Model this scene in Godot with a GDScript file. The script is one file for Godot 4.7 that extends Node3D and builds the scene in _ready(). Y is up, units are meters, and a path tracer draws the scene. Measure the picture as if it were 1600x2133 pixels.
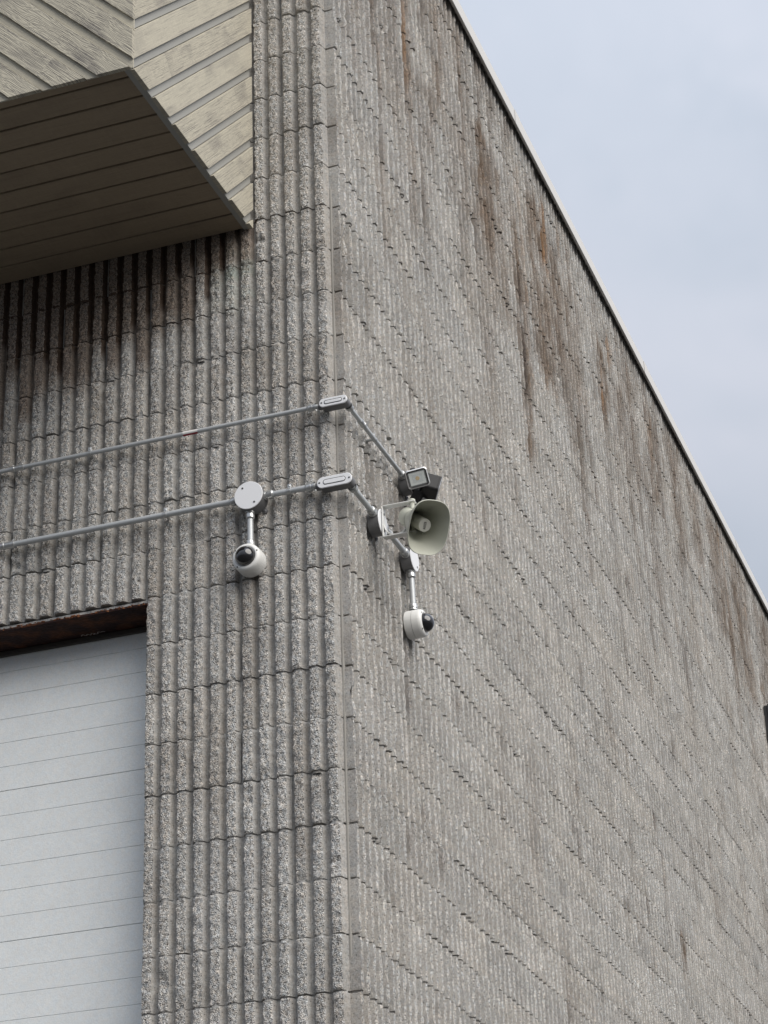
extends Node3D
# Corner of a ribbed concrete-block building with conduit, cameras, horn speaker and flood light.
# Heights below are metres from a bed joint that lies Y0 above the ground.
const Y0 := 7.9
const P := 0.0664       # rib pitch
const CH := 0.2032      # course height
const FACE_FRONT := 0.0365   # width of a split rib face on the door wall
const FACE_SIDE := 0.0265    # and on the long side wall
const SL := 0.009       # run of a rib's sloping side
const BACK := 0.062     # depth of the modelled block shell
const WX := 0.052       # x of the side wall's rib faces
const ZB := -0.040      # z where the side wall starts

var cam_at := Vector3(2.67456, Y0 - 6.28843, 7.25474)
var cam_basis := Basis(Vector3(0.94103035, -0.03278983, -0.33672944), Vector3(0.17806521, 0.89428677, 0.41054104), Vector3(0.28767111, -0.44629138, 0.84738972))
var rng := RandomNumberGenerator.new()
var n_rough := FastNoiseLite.new()
var n_fine := FastNoiseLite.new()
var n_edge := FastNoiseLite.new()
var n_grime := FastNoiseLite.new()
var mats := {}
var used := {}

# ------------------------------------------------------------------ naming
func numbered(called: String) -> String:
	if not used.has(called):
		used[called] = 0
		return called
	used[called] += 1
	return "%s_%03d" % [called, used[called]]

func thing(called: String, label: String, category: String, at := Vector3.ZERO, group := "") -> Node3D:
	var o := Node3D.new()
	o.name = numbered(called)
	add_child(o)
	o.position = at
	o.set_meta("label", label)
	o.set_meta("category", category)
	if group != "":
		o.set_meta("group", group)
	return o

func part(called: String, mesh: Mesh, mat: Material, parent: Node, at := Vector3.ZERO, label := "") -> MeshInstance3D:
	var o := MeshInstance3D.new()
	o.name = called
	o.mesh = mesh
	if mat != null:
		for k in mesh.get_surface_count():
			o.set_surface_override_material(k, mat)
	parent.add_child(o, true)
	o.position = at
	if label != "":
		o.set_meta("label", label)
	return o

# ------------------------------------------------------------------ camera, sky, sun
func view() -> void:
	var cam := Camera3D.new()
	cam.name = "camera"
	cam.transform = Transform3D(cam_basis.orthonormalized(), cam_at)
	cam.fov = 25.448
	cam.near = 0.05
	cam.far = 4000.0
	add_child(cam)
	cam.current = true
	var env := Environment.new()
	env.background_mode = Environment.BG_SKY
	var sky := Sky.new()
	var pano := PanoramaSkyMaterial.new()
	pano.panorama = overcast()
	sky.sky_material = pano
	env.sky = sky
	env.tonemap_mode = Environment.TONE_MAPPER_LINEAR
	env.tonemap_exposure = 2.12
	env.sdfgi_enabled = true
	env.ssao_enabled = true
	env.ssil_enabled = true
	var we := WorldEnvironment.new()
	we.name = "air"
	we.environment = env
	add_child(we)
	var sun := DirectionalLight3D.new()
	sun.name = "sun"
	sun.light_energy = 0.5
	sun.light_angular_distance = 60.0
	sun.light_color = Color(1.0, 0.975, 0.94)
	sun.shadow_enabled = true
	add_child(sun)
	sun.look_at_from_position(Vector3(0.73, 0.65, 0.42) * 50.0, Vector3.ZERO, Vector3.UP)

func overcast() -> ImageTexture:
	var w := 1024
	var h := 512
	var a := FastNoiseLite.new()
	a.seed = 11
	a.noise_type = FastNoiseLite.TYPE_SIMPLEX_SMOOTH
	a.frequency = 1.5
	a.fractal_octaves = 4
	a.domain_warp_enabled = true
	a.domain_warp_amplitude = 0.35
	a.domain_warp_frequency = 1.2
	var im := Image.create_empty(w, h, false, Image.FORMAT_RGBF)
	for j in h:
		var el := PI * (0.5 - (j + 0.5) / h)
		var up := sin(el)
		var lum := 0.47 * (1.0 + 2.0 * maxf(up, 0.0)) / 3.0
		for i in w:
			var az := TAU * (i + 0.5) / w
			var dir := Vector3(cos(az) * cos(el), up, sin(az) * cos(el))
			var k := a.get_noise_3d(dir.x * 1.1, dir.y * 2.6, dir.z * 1.1)
			var c := clampf(0.5 + k * 0.75, 0.0, 1.0)
			var l := lum * lerpf(0.84, 1.08, c)
			if up < 0.0:
				l *= 0.5
			im.set_pixel(i, j, Color(l * lerpf(0.88, 0.965, c), l, l * lerpf(1.18, 1.125, c)))
	return ImageTexture.create_from_image(im)

# ------------------------------------------------------------------ textures
func seamless(seed_: int, freq: float, octaves: int, size: int, kind := FastNoiseLite.TYPE_SIMPLEX_SMOOTH) -> PackedByteArray:
	var n := FastNoiseLite.new()
	n.seed = seed_
	n.noise_type = kind
	n.frequency = freq
	n.fractal_octaves = octaves
	var im := n.get_seamless_image(size, size, false, false, 0.12, true)
	im.convert(Image.FORMAT_L8)
	return im.get_data()

func srgb8(v: float) -> int:
	v = clampf(v, 0.0, 1.0)
	var s := 12.92 * v if v < 0.0031308 else 1.055 * pow(v, 1.0 / 2.4) - 0.055
	return int(s * 255.0 + 0.5)

func concrete_textures(size: int, seed_: int, mean: float, grain: float, pits: float, tone: float) -> Array:
	# albedo and height of concrete; grain: contrast of the aggregate, pits: share of dark pores
	var fine := seamless(seed_, 0.22, 2, size)
	var mid := seamless(seed_ + 1, 0.075, 3, size)
	var wide := seamless(seed_ + 2, 0.012, 3, size)
	var hue := seamless(seed_ + 3, 0.05, 2, size)
	var lut := PackedByteArray()
	lut.resize(1024)
	for i in 1024:
		lut[i] = srgb8(i / 1023.0)
	var r := RandomNumberGenerator.new()
	r.seed = seed_
	var rgb := PackedByteArray()
	rgb.resize(size * size * 3)
	var hgt := PackedByteArray()
	hgt.resize(size * size)
	for i in size * size:
		var f := (fine[i] - 127.0) / 127.0
		var m := (mid[i] - 127.0) / 127.0
		var w := (wide[i] - 127.0) / 127.0
		var t := (hue[i] - 127.0) / 127.0
		var v := 1.0 + grain * (f * 0.95 + m * 0.55) + tone * w
		if grain > 0.3 and f + m * 0.6 > 0.95:
			v += grain * 0.9
		if pits > 0.0 and f + m * 0.8 < -1.05 + pits:
			v *= 0.38
		v = mean * maxf(v, 0.12)
		var warm := 1.0 + 0.05 * t * (0.4 + grain)
		rgb[i * 3] = lut[clampi(int(v * warm * 1.018 * 1023.0), 0, 1023)]
		rgb[i * 3 + 1] = lut[clampi(int(v * 1023.0), 0, 1023)]
		rgb[i * 3 + 2] = lut[clampi(int(v * 0.962 / warm * 1023.0), 0, 1023)]
		hgt[i] = clampi(int(127.0 + 70.0 * f + 55.0 * m), 0, 255)
	var a := Image.create_from_data(size, size, false, Image.FORMAT_RGB8, rgb)
	var b := Image.create_from_data(size, size, false, Image.FORMAT_L8, hgt)
	return [ImageTexture.create_from_image(a), ImageTexture.create_from_image(b)]

func wood_textures(seed_: int, mean: Color, grain: float, stain: float) -> Array:
	# grain along u; u spans 1.6 m, v spans 0.2 m
	var w := 1024
	var h := 256
	var n := FastNoiseLite.new()
	n.seed = seed_
	n.noise_type = FastNoiseLite.TYPE_SIMPLEX_SMOOTH
	n.frequency = 1.0
	n.fractal_octaves = 2
	var n2 := FastNoiseLite.new()
	n2.seed = seed_ + 5
	n2.frequency = 1.0
	n2.fractal_octaves = 3
	var rgb := PackedByteArray()
	rgb.resize(w * h * 3)
	var hg := PackedByteArray()
	hg.resize(w * h)
	for j in h:
		for i in w:
			var u := i / float(w)
			var v := j / float(h)
			var warp := n.get_noise_2d(u * 5.0, v * 3.0) * 0.12
			var ring := sin((v + warp) * 150.0 + n.get_noise_2d(u * 9.0, v * 20.0 + 9.0) * 5.0)
			var streak := n.get_noise_2d(u * 5.0, v * 80.0)
			var saw := n.get_noise_2d(u * 130.0, v * 2.0 + 31.0)
			var blot := n2.get_noise_2d(u * 3.5 + 40.0, v * 0.9)
			var crack := 1.0 if streak + 0.35 * n2.get_noise_2d(u * 6.0, v * 4.0) > -0.52 else 0.45
			var x := 1.0 + grain * (0.10 * ring + 0.36 * streak) + 0.05 * saw - stain * maxf(0.0, blot - 0.12)
			x = maxf(x, 0.1) * lerpf(1.0, crack, clampf(grain, 0.0, 1.0))
			var k := (j * w + i) * 3
			rgb[k] = srgb8(mean.r * x)
			rgb[k + 1] = srgb8(mean.g * x)
			rgb[k + 2] = srgb8(mean.b * (x * 0.9 + 0.1))
			hg[j * w + i] = clampi(int(127.0 + 50.0 * streak + 35.0 * ring * grain + 25.0 * saw - (90.0 if crack < 1.0 else 0.0) * grain), 0, 255)
	return [ImageTexture.create_from_image(Image.create_from_data(w, h, false, Image.FORMAT_RGB8, rgb)), ImageTexture.create_from_image(Image.create_from_data(w, h, false, Image.FORMAT_L8, hg))]

func plain(name_: String, c: Color, rough: float, metal := 0.0) -> StandardMaterial3D:
	var m := StandardMaterial3D.new()
	m.resource_name = name_
	m.albedo_color = c.linear_to_srgb()
	m.roughness = rough
	m.metallic = metal
	mats[name_] = m
	return m

func tri(name_: String, tex: Array, scale_: float, rough: float, relief: float, tinted := true) -> StandardMaterial3D:
	var m := StandardMaterial3D.new()
	m.resource_name = name_
	m.albedo_texture = tex[0]
	m.roughness = rough
	m.metallic_specular = 0.3
	m.uv1_triplanar = true
	m.uv1_world_triplanar = true
	m.uv1_scale = Vector3.ONE * scale_
	m.uv1_triplanar_sharpness = 6.0
	if relief > 0.0:
		m.heightmap_enabled = true
		m.heightmap_texture = tex[1]
		m.heightmap_scale = relief
	m.vertex_color_use_as_albedo = tinted
	mats[name_] = m
	return m

func uvm(name_: String, tex: Array, rough: float, relief: float) -> StandardMaterial3D:
	var m := StandardMaterial3D.new()
	m.resource_name = name_
	m.albedo_texture = tex[0]
	m.roughness = rough
	m.metallic_specular = 0.3
	m.heightmap_enabled = relief > 0.0
	m.heightmap_texture = tex[1]
	m.heightmap_scale = relief
	mats[name_] = m
	return m

func materials() -> void:
	var split := concrete_textures(1024, 3, 0.52, 1.1, 0.30, 0.08)
	var smooth := concrete_textures(512, 41, 0.42, 0.38, 0.05, 0.12)
	tri("split_concrete", split, 0.85, 0.95, 0.9)
	tri("smooth_concrete", smooth, 1.3, 0.92, 0.12)
	tri("mortar", concrete_textures(256, 77, 0.36, 0.3, 0.1, 0.2), 2.0, 0.97, 0.3)
	tri("asphalt", concrete_textures(256, 99, 0.05, 0.4, 0.0, 0.2), 1.0, 0.95, 0.0, false)
	uvm("cream_board", wood_textures(5, Color(0.45, 0.42, 0.345), 0.75, 0.75), 0.85, 0.15)
	uvm("cream_board_b", wood_textures(25, Color(0.48, 0.45, 0.37), 0.45, 0.4), 0.85, 0.08)
	uvm("weathered_board", wood_textures(15, Color(0.45, 0.42, 0.345), 1.35, 0.9), 0.88, 0.18)
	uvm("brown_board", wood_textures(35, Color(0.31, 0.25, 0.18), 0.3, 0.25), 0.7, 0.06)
	plain("channel_paint", Color(0.34, 0.34, 0.32), 0.7)
	plain("canopy_inside", Color(0.26, 0.22, 0.17), 0.9)
	plain("rubber_seal", Color(0.05, 0.045, 0.04), 0.8)
	var dt := concrete_textures(256, 123, 0.86, 0.07, 0.0, 0.03)
	tri("door_paint", dt, 2.2, 0.42, 0.05, false)
	mats["door_paint"].albedo_color = Color(0.965, 0.985, 1.0)
	plain("door_gap", Color(0.10, 0.10, 0.10), 0.9)
	tri("rusty_steel", rust_textures(), 1.6, 0.8, 0.25, false)
	plain("rust_scale", Color(0.24, 0.09, 0.035), 0.95)
	plain("chalk", Color(0.42, 0.40, 0.38), 0.95)
	plain("galvanised", Color(0.56, 0.58, 0.59), 0.42, 0.3)
	plain("zinc_fitting", Color(0.62, 0.63, 0.63), 0.3, 0.7)
	plain("cast_aluminium", Color(0.19, 0.19, 0.195), 0.5, 0.2)
	plain("cover_plate", Color(0.85, 0.86, 0.88), 0.5)
	plain("gasket", Color(0.03, 0.03, 0.03), 0.8)
	plain("screw_dark", Color(0.08, 0.08, 0.08), 0.5, 0.6)
	plain("camera_white", Color(0.82, 0.82, 0.80), 0.42)
	plain("dome_black", Color(0.012, 0.012, 0.014), 0.06)
	mats["dome_black"].clearcoat_enabled = true
	mats["dome_black"].clearcoat = 1.0
	mats["dome_black"].clearcoat_roughness = 0.03
	plain("horn_beige", Color(0.56, 0.57, 0.49), 0.5)
	plain("horn_plug", Color(0.62, 0.62, 0.56), 0.5)
	plain("print_black", Color(0.02, 0.02, 0.02), 0.7)
	plain("black_housing", Color(0.012, 0.012, 0.013), 0.6)
	plain("chrome", Color(0.75, 0.75, 0.75), 0.25, 0.6)
	plain("lamp_reflector", Color(0.7, 0.72, 0.70), 0.4)
	plain("lamp_chip", Color(0.55, 0.36, 0.10), 0.5)
	plain("lamp_board", Color(0.55, 0.58, 0.58), 0.4)
	plain("sensor_lens", Color(0.42, 0.42, 0.42), 0.4)
	var g := plain("lamp_glass", Color(0.9, 0.95, 0.95), 0.02)
	g.transparency = BaseMaterial3D.TRANSPARENCY_ALPHA
	g.albedo_color.a = 0.12
	plain("flashing", Color(0.70, 0.685, 0.66), 0.5)
	plain("sealant", Color(0.36, 0.345, 0.315), 0.85)
	plain("label_white", Color(0.75, 0.74, 0.72), 0.5)
	plain("label_red", Color(0.38, 0.025, 0.04), 0.5)
	plain("dark_bronze", Color(0.035, 0.036, 0.038), 0.55)
	plain("frosted", Color(0.5, 0.5, 0.48), 0.4)

func rust_textures() -> Array:
	var size := 256
	var a := seamless(501, 0.02, 4, size)
	var b := seamless(502, 0.12, 3, size)
	var rgb := PackedByteArray()
	rgb.resize(size * size * 3)
	for i in size * size:
		var k := clampf((a[i] - 110.0) / 90.0, 0.0, 1.0)
		var f := 0.75 + 0.5 * b[i] / 255.0
		rgb[i * 3] = srgb8(lerpf(0.028, 0.075, k) * f)
		rgb[i * 3 + 1] = srgb8(lerpf(0.015, 0.030, k) * f)
		rgb[i * 3 + 2] = srgb8(lerpf(0.014, 0.016, k) * f)
	return [ImageTexture.create_from_image(Image.create_from_data(size, size, false, Image.FORMAT_RGB8, rgb)), ImageTexture.create_from_image(Image.create_from_data(size, size, false, Image.FORMAT_L8, b))]

# ------------------------------------------------------------------ shapes
class Shell:
	# an indexed mesh surface under construction
	var v := PackedVector3Array()
	var c := PackedColorArray()
	var u := PackedVector2Array()
	var ix := PackedInt32Array()
	func add(p: Vector3, col := Color.WHITE, uv := Vector2.ZERO) -> int:
		v.append(p)
		c.append(col)
		u.append(uv)
		return v.size() - 1
	func quad(a: int, b: int, cc: int, d: int) -> void:   # counter-clockwise seen from outside
		ix.append(a); ix.append(cc); ix.append(b)
		ix.append(a); ix.append(d); ix.append(cc)
	func tri(a: int, b: int, cc: int) -> void:
		ix.append(a); ix.append(cc); ix.append(b)
	func face(pts: Array, uvs := []) -> void:              # flat polygon, own corners
		var first := v.size()
		for k in pts.size():
			add(pts[k], Color.WHITE, uvs[k] if uvs.size() > k else Vector2.ZERO)
		for k in range(1, pts.size() - 1):
			tri(first, first + k, first + k + 1)
	func into(mesh: ArrayMesh, mat: Material, colored := true) -> void:
		if v.is_empty():
			return
		var arr := []
		arr.resize(Mesh.ARRAY_MAX)
		arr[Mesh.ARRAY_VERTEX] = v
		if colored:
			arr[Mesh.ARRAY_COLOR] = c
		arr[Mesh.ARRAY_TEX_UV] = u
		arr[Mesh.ARRAY_INDEX] = ix
		var n := PackedVector3Array()
		n.resize(v.size())
		for k in range(0, ix.size(), 3):
			var a := ix[k]
			var b := ix[k + 1]
			var d := ix[k + 2]
			var q := (v[d] - v[a]).cross(v[b] - v[a])
			n[a] += q
			n[b] += q
			n[d] += q
		for k in n.size():
			n[k] = n[k].normalized()
		arr[Mesh.ARRAY_NORMAL] = n
		mesh.add_surface_from_arrays(Mesh.PRIMITIVE_TRIANGLES, arr)
		mesh.surface_set_material(mesh.get_surface_count() - 1, mat)
	func mesh(mat: Material = null) -> ArrayMesh:
		var m := ArrayMesh.new()
		into(m, mat, false)
		return m

func side_axes(axis: Vector3) -> Array:
	var a := axis.normalized()
	var r := a.cross(Vector3.UP)
	if r.length() < 0.1:
		r = a.cross(Vector3(0, 0, 1))
	r = r.normalized()
	return [r, r.cross(a).normalized(), a]

func lathe_into(s: Shell, at: Vector3, axis: Vector3, prof: Array, segs := 24) -> void:
	# prof: [height, radius] pairs; equal consecutive pairs start a new smooth group
	var ax := side_axes(axis)
	var prev := -1
	for k in prof.size():
		if k > 0 and prof[k] == prof[k - 1]:
			prev = -1
		var first := s.v.size()
		for j in segs + 1:
			var t := TAU * j / segs
			s.add(at + ax[2] * prof[k][0] + (ax[0] * cos(t) + ax[1] * sin(t)) * prof[k][1])
		if prev >= 0:
			for j in segs:
				s.quad(prev + j, first + j, first + j + 1, prev + j + 1)
		prev = first

func lathe(at: Vector3, axis: Vector3, prof: Array, segs := 24) -> ArrayMesh:
	var s := Shell.new()
	lathe_into(s, at, axis, prof, segs)
	return s.mesh()

func rod_profile(l: float, r: float, b := 0.0008) -> Array:
	return [[0.0, 0.0], [0.0, r - b], [0.0, r - b], [b, r], [b, r], [l - b, r], [l - b, r], [l, r - b], [l, r - b], [l, 0.0]]

func rod(a: Vector3, b: Vector3, r: float, segs := 20) -> ArrayMesh:
	return lathe(a, b - a, rod_profile((b - a).length(), r), segs)

func prism_into(s: Shell, poly: PackedVector2Array, fr: Transform3D, d0: float, d1: float, bev: float, uv_scale := Vector2(1, 1), uv_off := Vector2.ZERO) -> void:
	# convex polygon (counter-clockwise in the frame's x, y) from depth d0 to d1 along z, bevelled at d1
	var n := poly.size()
	var mid := Vector2.ZERO
	for q in poly:
		mid += q / n
	var inner := []
	for k in n:
		var e0 := (poly[k] - poly[(k + n - 1) % n]).normalized()
		var e1 := (poly[(k + 1) % n] - poly[k]).normalized()
		var nn := Vector2(-e0.y, e0.x) + Vector2(-e1.y, e1.x)
		var l := nn.length()
		nn = nn / maxf(l, 0.01)
		inner.append(poly[k] + nn * bev / maxf(0.35, l * 0.5))
	var top := []
	var tuv := []
	for k in n:
		top.append(fr * Vector3(inner[k].x, inner[k].y, d1))
		tuv.append(inner[k] * uv_scale + uv_off)
	s.face(top, tuv)
	for k in n:
		var m := (k + 1) % n
		var ua := poly[k] * uv_scale + uv_off
		var ub := poly[m] * uv_scale + uv_off
		s.face([fr * Vector3(poly[k].x, poly[k].y, d1 - bev), fr * Vector3(poly[m].x, poly[m].y, d1 - bev), fr * Vector3(inner[m].x, inner[m].y, d1), fr * Vector3(inner[k].x, inner[k].y, d1)], [ua, ub, tuv[m], tuv[k]])
		s.face([fr * Vector3(poly[k].x, poly[k].y, d0), fr * Vector3(poly[m].x, poly[m].y, d0), fr * Vector3(poly[m].x, poly[m].y, d1 - bev), fr * Vector3(poly[k].x, poly[k].y, d1 - bev)], [ua, ub, ub, ua])
	var bot := []
	var buv := []
	for k in range(n - 1, -1, -1):
		bot.append(fr * Vector3(poly[k].x, poly[k].y, d0))
		buv.append(poly[k] * uv_scale + uv_off)
	s.face(bot, buv)

func prism(poly: PackedVector2Array, fr: Transform3D, d0: float, d1: float, bev: float) -> ArrayMesh:
	var s := Shell.new()
	prism_into(s, poly, fr, d0, d1, bev)
	return s.mesh()

func rect(x0: float, y0: float, x1: float, y1: float) -> PackedVector2Array:
	return PackedVector2Array([Vector2(x0, y0), Vector2(x1, y0), Vector2(x1, y1), Vector2(x0, y1)])

func slab(a: Vector3, b: Vector3, bev := 0.001) -> ArrayMesh:
	# box from corner a to corner b with chamfered front edges
	return prism(rect(a.x, a.y, b.x, b.y), Transform3D.IDENTITY, a.z, b.z, bev)

func rounded(hw: float, hh: float, r: float, steps := 5, c := Vector2.ZERO) -> PackedVector2Array:
	var p := PackedVector2Array()
	for q in 4:
		var cc := Vector2((hw - r) * (1 if q == 0 or q == 3 else -1), (hh - r) * (1 if q < 2 else -1))
		for k in steps + 1:
			var t := PI / 2 * (q + k / float(steps))
			p.append(c + cc + Vector2(cos(t), sin(t)) * r)
	return p

func frame_of(at: Vector3, out: Vector3, roll := 0.0) -> Transform3D:
	# z outward, y as near up as possible, x to the right as seen from outside
	var z := out.normalized()
	var x := Vector3.UP.cross(z).normalized()
	var y := z.cross(x)
	return Transform3D(Basis(x, y, z).rotated(z, roll), at)

# ------------------------------------------------------------------ block walls
var stains_and_marks := []

func make_stains_and_marks() -> void:
	# [along the side wall (z), top, bottom, half width, colour, strength]
	var brown := Color(0.42, 0.33, 0.265)
	var dark := Color(0.26, 0.22, 0.20)
	var rust := Color(0.60, 0.36, 0.20)
	stains_and_marks = [
		[-1.06, 0.82, 0.25, 0.052, rust, 0.98], [-1.09, 1.3, -0.6, 0.087, brown, 0.45], [-1.36, 1.2, 0.70, 0.057, dark, 0.85], [-1.57, 0.92, 0.68, 0.052, dark, 1.00], [-1.60, 1.3, 0.45, 0.116, brown, 0.65],
		[-2.00, 1.08, 0.78, 0.057, dark, 0.85], [-2.33, 0.95, 0.15, 0.189, brown, 1.00], [-2.38, 0.62, 0.1, 0.081, dark, 0.72], [-2.62, 0.9, -0.2, 0.116, brown, 0.59],
		[-2.93, 0.70, -0.85, 0.123, brown, 1.00], [-2.90, 0.35, -0.55, 0.057, dark, 0.98], [-3.06, 0.45, -0.40, 0.057, dark, 0.59],
		[-3.42, 1.15, -0.15, 0.319, brown, 0.91], [-3.54, 1.22, 0.70, 0.057, rust, 1.00], [-3.74, 1.0, 0.2, 0.131, brown, 0.78], [-3.95, 0.9, -0.3, 0.203, brown, 0.52],
		[-4.82, 0.95, 0.35, 0.174, brown, 0.98], [-4.95, 1.2, 0.95, 0.069, dark, 0.91], [-4.78, 0.75, 0.5, 0.057, rust, 0.72], [-5.25, 0.9, 0.3, 0.145, brown, 0.65], [-5.6, 1.2, 0.3, 0.217, brown, 0.52],
		[-6.12, 1.1, 0.7, 0.092, rust, 0.59], [-6.2, 1.2, 0.4, 0.232, brown, 0.65], [-6.9, 1.3, 0.3, 0.290, brown, 0.59], [-7.5, 1.3, 0.5, 0.261, brown, 0.65], [-8.3, 1.35, 0.2, 0.435, brown, 0.72],
		[-8.92, 1.06, 0.82, 0.069, dark, 1.00], [-9.1, 1.3, 0.1, 0.435, brown, 0.65], [-9.75, 0.6, 0.3, 0.092, rust, 0.78], [-10.2, 1.3, 0.0, 0.580, brown, 0.59],
		[-5.19, -1.95, -2.2, 0.057, dark, 0.78], [-5.67, -2.58, -2.9, 0.102, brown, 1.00], [-4.24, -2.72, -2.95, 0.069, dark, 0.91], [-3.3, -2.6, -2.95, 0.057, dark, 0.59], [-5.9, -1.2, -1.6, 0.092, dark, 0.52],
		[-6.6, -0.3, -0.7, 0.115, dark, 0.45], [-5.0, -0.55, -0.78, 0.081, dark, 0.72], [-2.2, -1.5, -1.75, 0.057, dark, 0.65], [-0.34, -2.05, -2.30, 0.115, dark, 0.45], [-0.74, -2.70, -3.05, 0.034, dark, 0.91],  # last entry: narrow dark strip below the dome camera on this wall
	]

var run_bins := {}

func add_run(z: float, top: float, low: float, hw: float, col: Color, k: float) -> void:
	var r := [z, top, low, hw, col, k]
	for b in range(floori((z - hw - 0.05) * 10.0), floori((z + hw + 0.05) * 10.0) + 1):
		if not run_bins.has(b):
			run_bins[b] = []
		run_bins[b].append(r)

func make_runs() -> void:
	var r := RandomNumberGenerator.new()
	r.seed = 77
	for q in stains_and_marks:
		add_run(q[0], q[1], q[2], q[3], q[4], q[5])
	# dirty water running down from the coping, rib by rib
	for k in 280:
		var z := -12.4 * r.randf()
		var top := 1.42 - 1.1 * pow(r.randf(), 2.0)
		var l := 0.18 + 1.5 * pow(r.randf(), 2.2)
		var c := Color(0.45, 0.355, 0.285).lerp(Color(0.30, 0.25, 0.22), r.randf())
		if r.randf() < 0.05:
			c = Color(0.62, 0.40, 0.24)
		add_run(z, top, top - l, r.randf_range(0.03, 0.13), c, r.randf_range(0.12, 0.46))
	# short dark marks on single ribs
	for k in 260:
		var top := r.randf_range(-4.4, 0.8)
		add_run(-11.0 * r.randf(), top, top - r.randf_range(0.06, 0.24), r.randf_range(0.02, 0.05), Color(0.34, 0.29, 0.26), r.randf_range(0.3, 0.8))

func stain_side(z: float, y: float) -> Color:
	var col := Color.WHITE
	var streak := n_grime.get_noise_2d(z * 3.2, y * 0.55)
	var blot := n_grime.get_noise_2d(z * 0.9 + 50.0, y * 0.8)
	col = col.lerp(Color(0.62, 0.555, 0.50), clampf(streak * 0.7 + blot * 0.5 - 0.18, 0.0, 0.5))
	for s in run_bins.get(floori(z * 10.0), []):
		if y < s[1] + 0.12 and y > s[2] - 0.15:
			var dz: float = absf(z - s[0] + 0.03 * n_edge.get_noise_2d(y * 4.0, s[0] * 7.0)) / s[3]
			if dz < 1.0:
				var lim := 0.12 * n_edge.get_noise_2d(z * 60.0, s[0])
				var fade := clampf((s[1] + lim - y) / 0.08, 0.0, 1.0) * clampf((y - s[2] + lim) / 0.12, 0.0, 1.0)
				var k: float = s[5] * (1.0 - dz * dz) * fade * clampf(0.85 + n_grime.get_noise_2d(z * 30.0, y * 3.0), 0.25, 1.0)
				col = col.lerp(s[4], k)
	return col

func stain_front(x: float, y: float) -> Color:
	var col := Color.WHITE
	var streak := n_grime.get_noise_2d(x * 5.0 + 90.0, y * 1.2)
	col = col.lerp(Color(0.62, 0.57, 0.52), clampf(streak * 0.8, 0.0, 0.45))
	# brown seepage under the canopy and a greenish run beside its end
	if x < -0.33 and y > -1.75 and y < -1.0:
		var drop := 0.22 + 0.45 * clampf((-x - 0.35) / 0.9, 0.0, 1.0) + 0.3 * n_grime.get_noise_2d(x * 16.0, 3.0)
		var k := clampf((y + 1.06 + drop) / 0.12, 0.0, 1.0)
		col = col.lerp(Color(0.42, 0.33, 0.27), 0.75 * k)
	var g := clampf(1.0 - absf(x + 0.40) / 0.12, 0.0, 1.0) * clampf(1.0 - absf(y + 1.28) / 0.20, 0.0, 1.0)
	if g > 0.0:
		col = col.lerp(Color(0.62, 0.80, 0.76), 0.7 * g * clampf(0.6 + n_grime.get_noise_2d(x * 20.0, y * 9.0) * 1.5, 0.0, 1.0))
	# darker strip on the wall below the dome camera
	var d := clampf(1.0 - absf(x + 0.325) / 0.05, 0.0, 1.0) * clampf((y + 3.0) / 0.15, 0.0, 1.0) * clampf((-2.62 - y) / 0.06, 0.0, 1.0)
	col = col.lerp(Color(0.6, 0.54, 0.5), 0.5 * d)
	return col

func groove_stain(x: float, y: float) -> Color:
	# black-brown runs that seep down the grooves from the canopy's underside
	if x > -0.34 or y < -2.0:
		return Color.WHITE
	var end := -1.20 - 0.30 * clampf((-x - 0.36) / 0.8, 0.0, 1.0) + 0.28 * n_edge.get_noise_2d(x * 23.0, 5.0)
	return Color.WHITE.lerp(Color(0.30, 0.23, 0.19), 0.9 * clampf((y - end) / 0.05, 0.0, 1.0))

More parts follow.
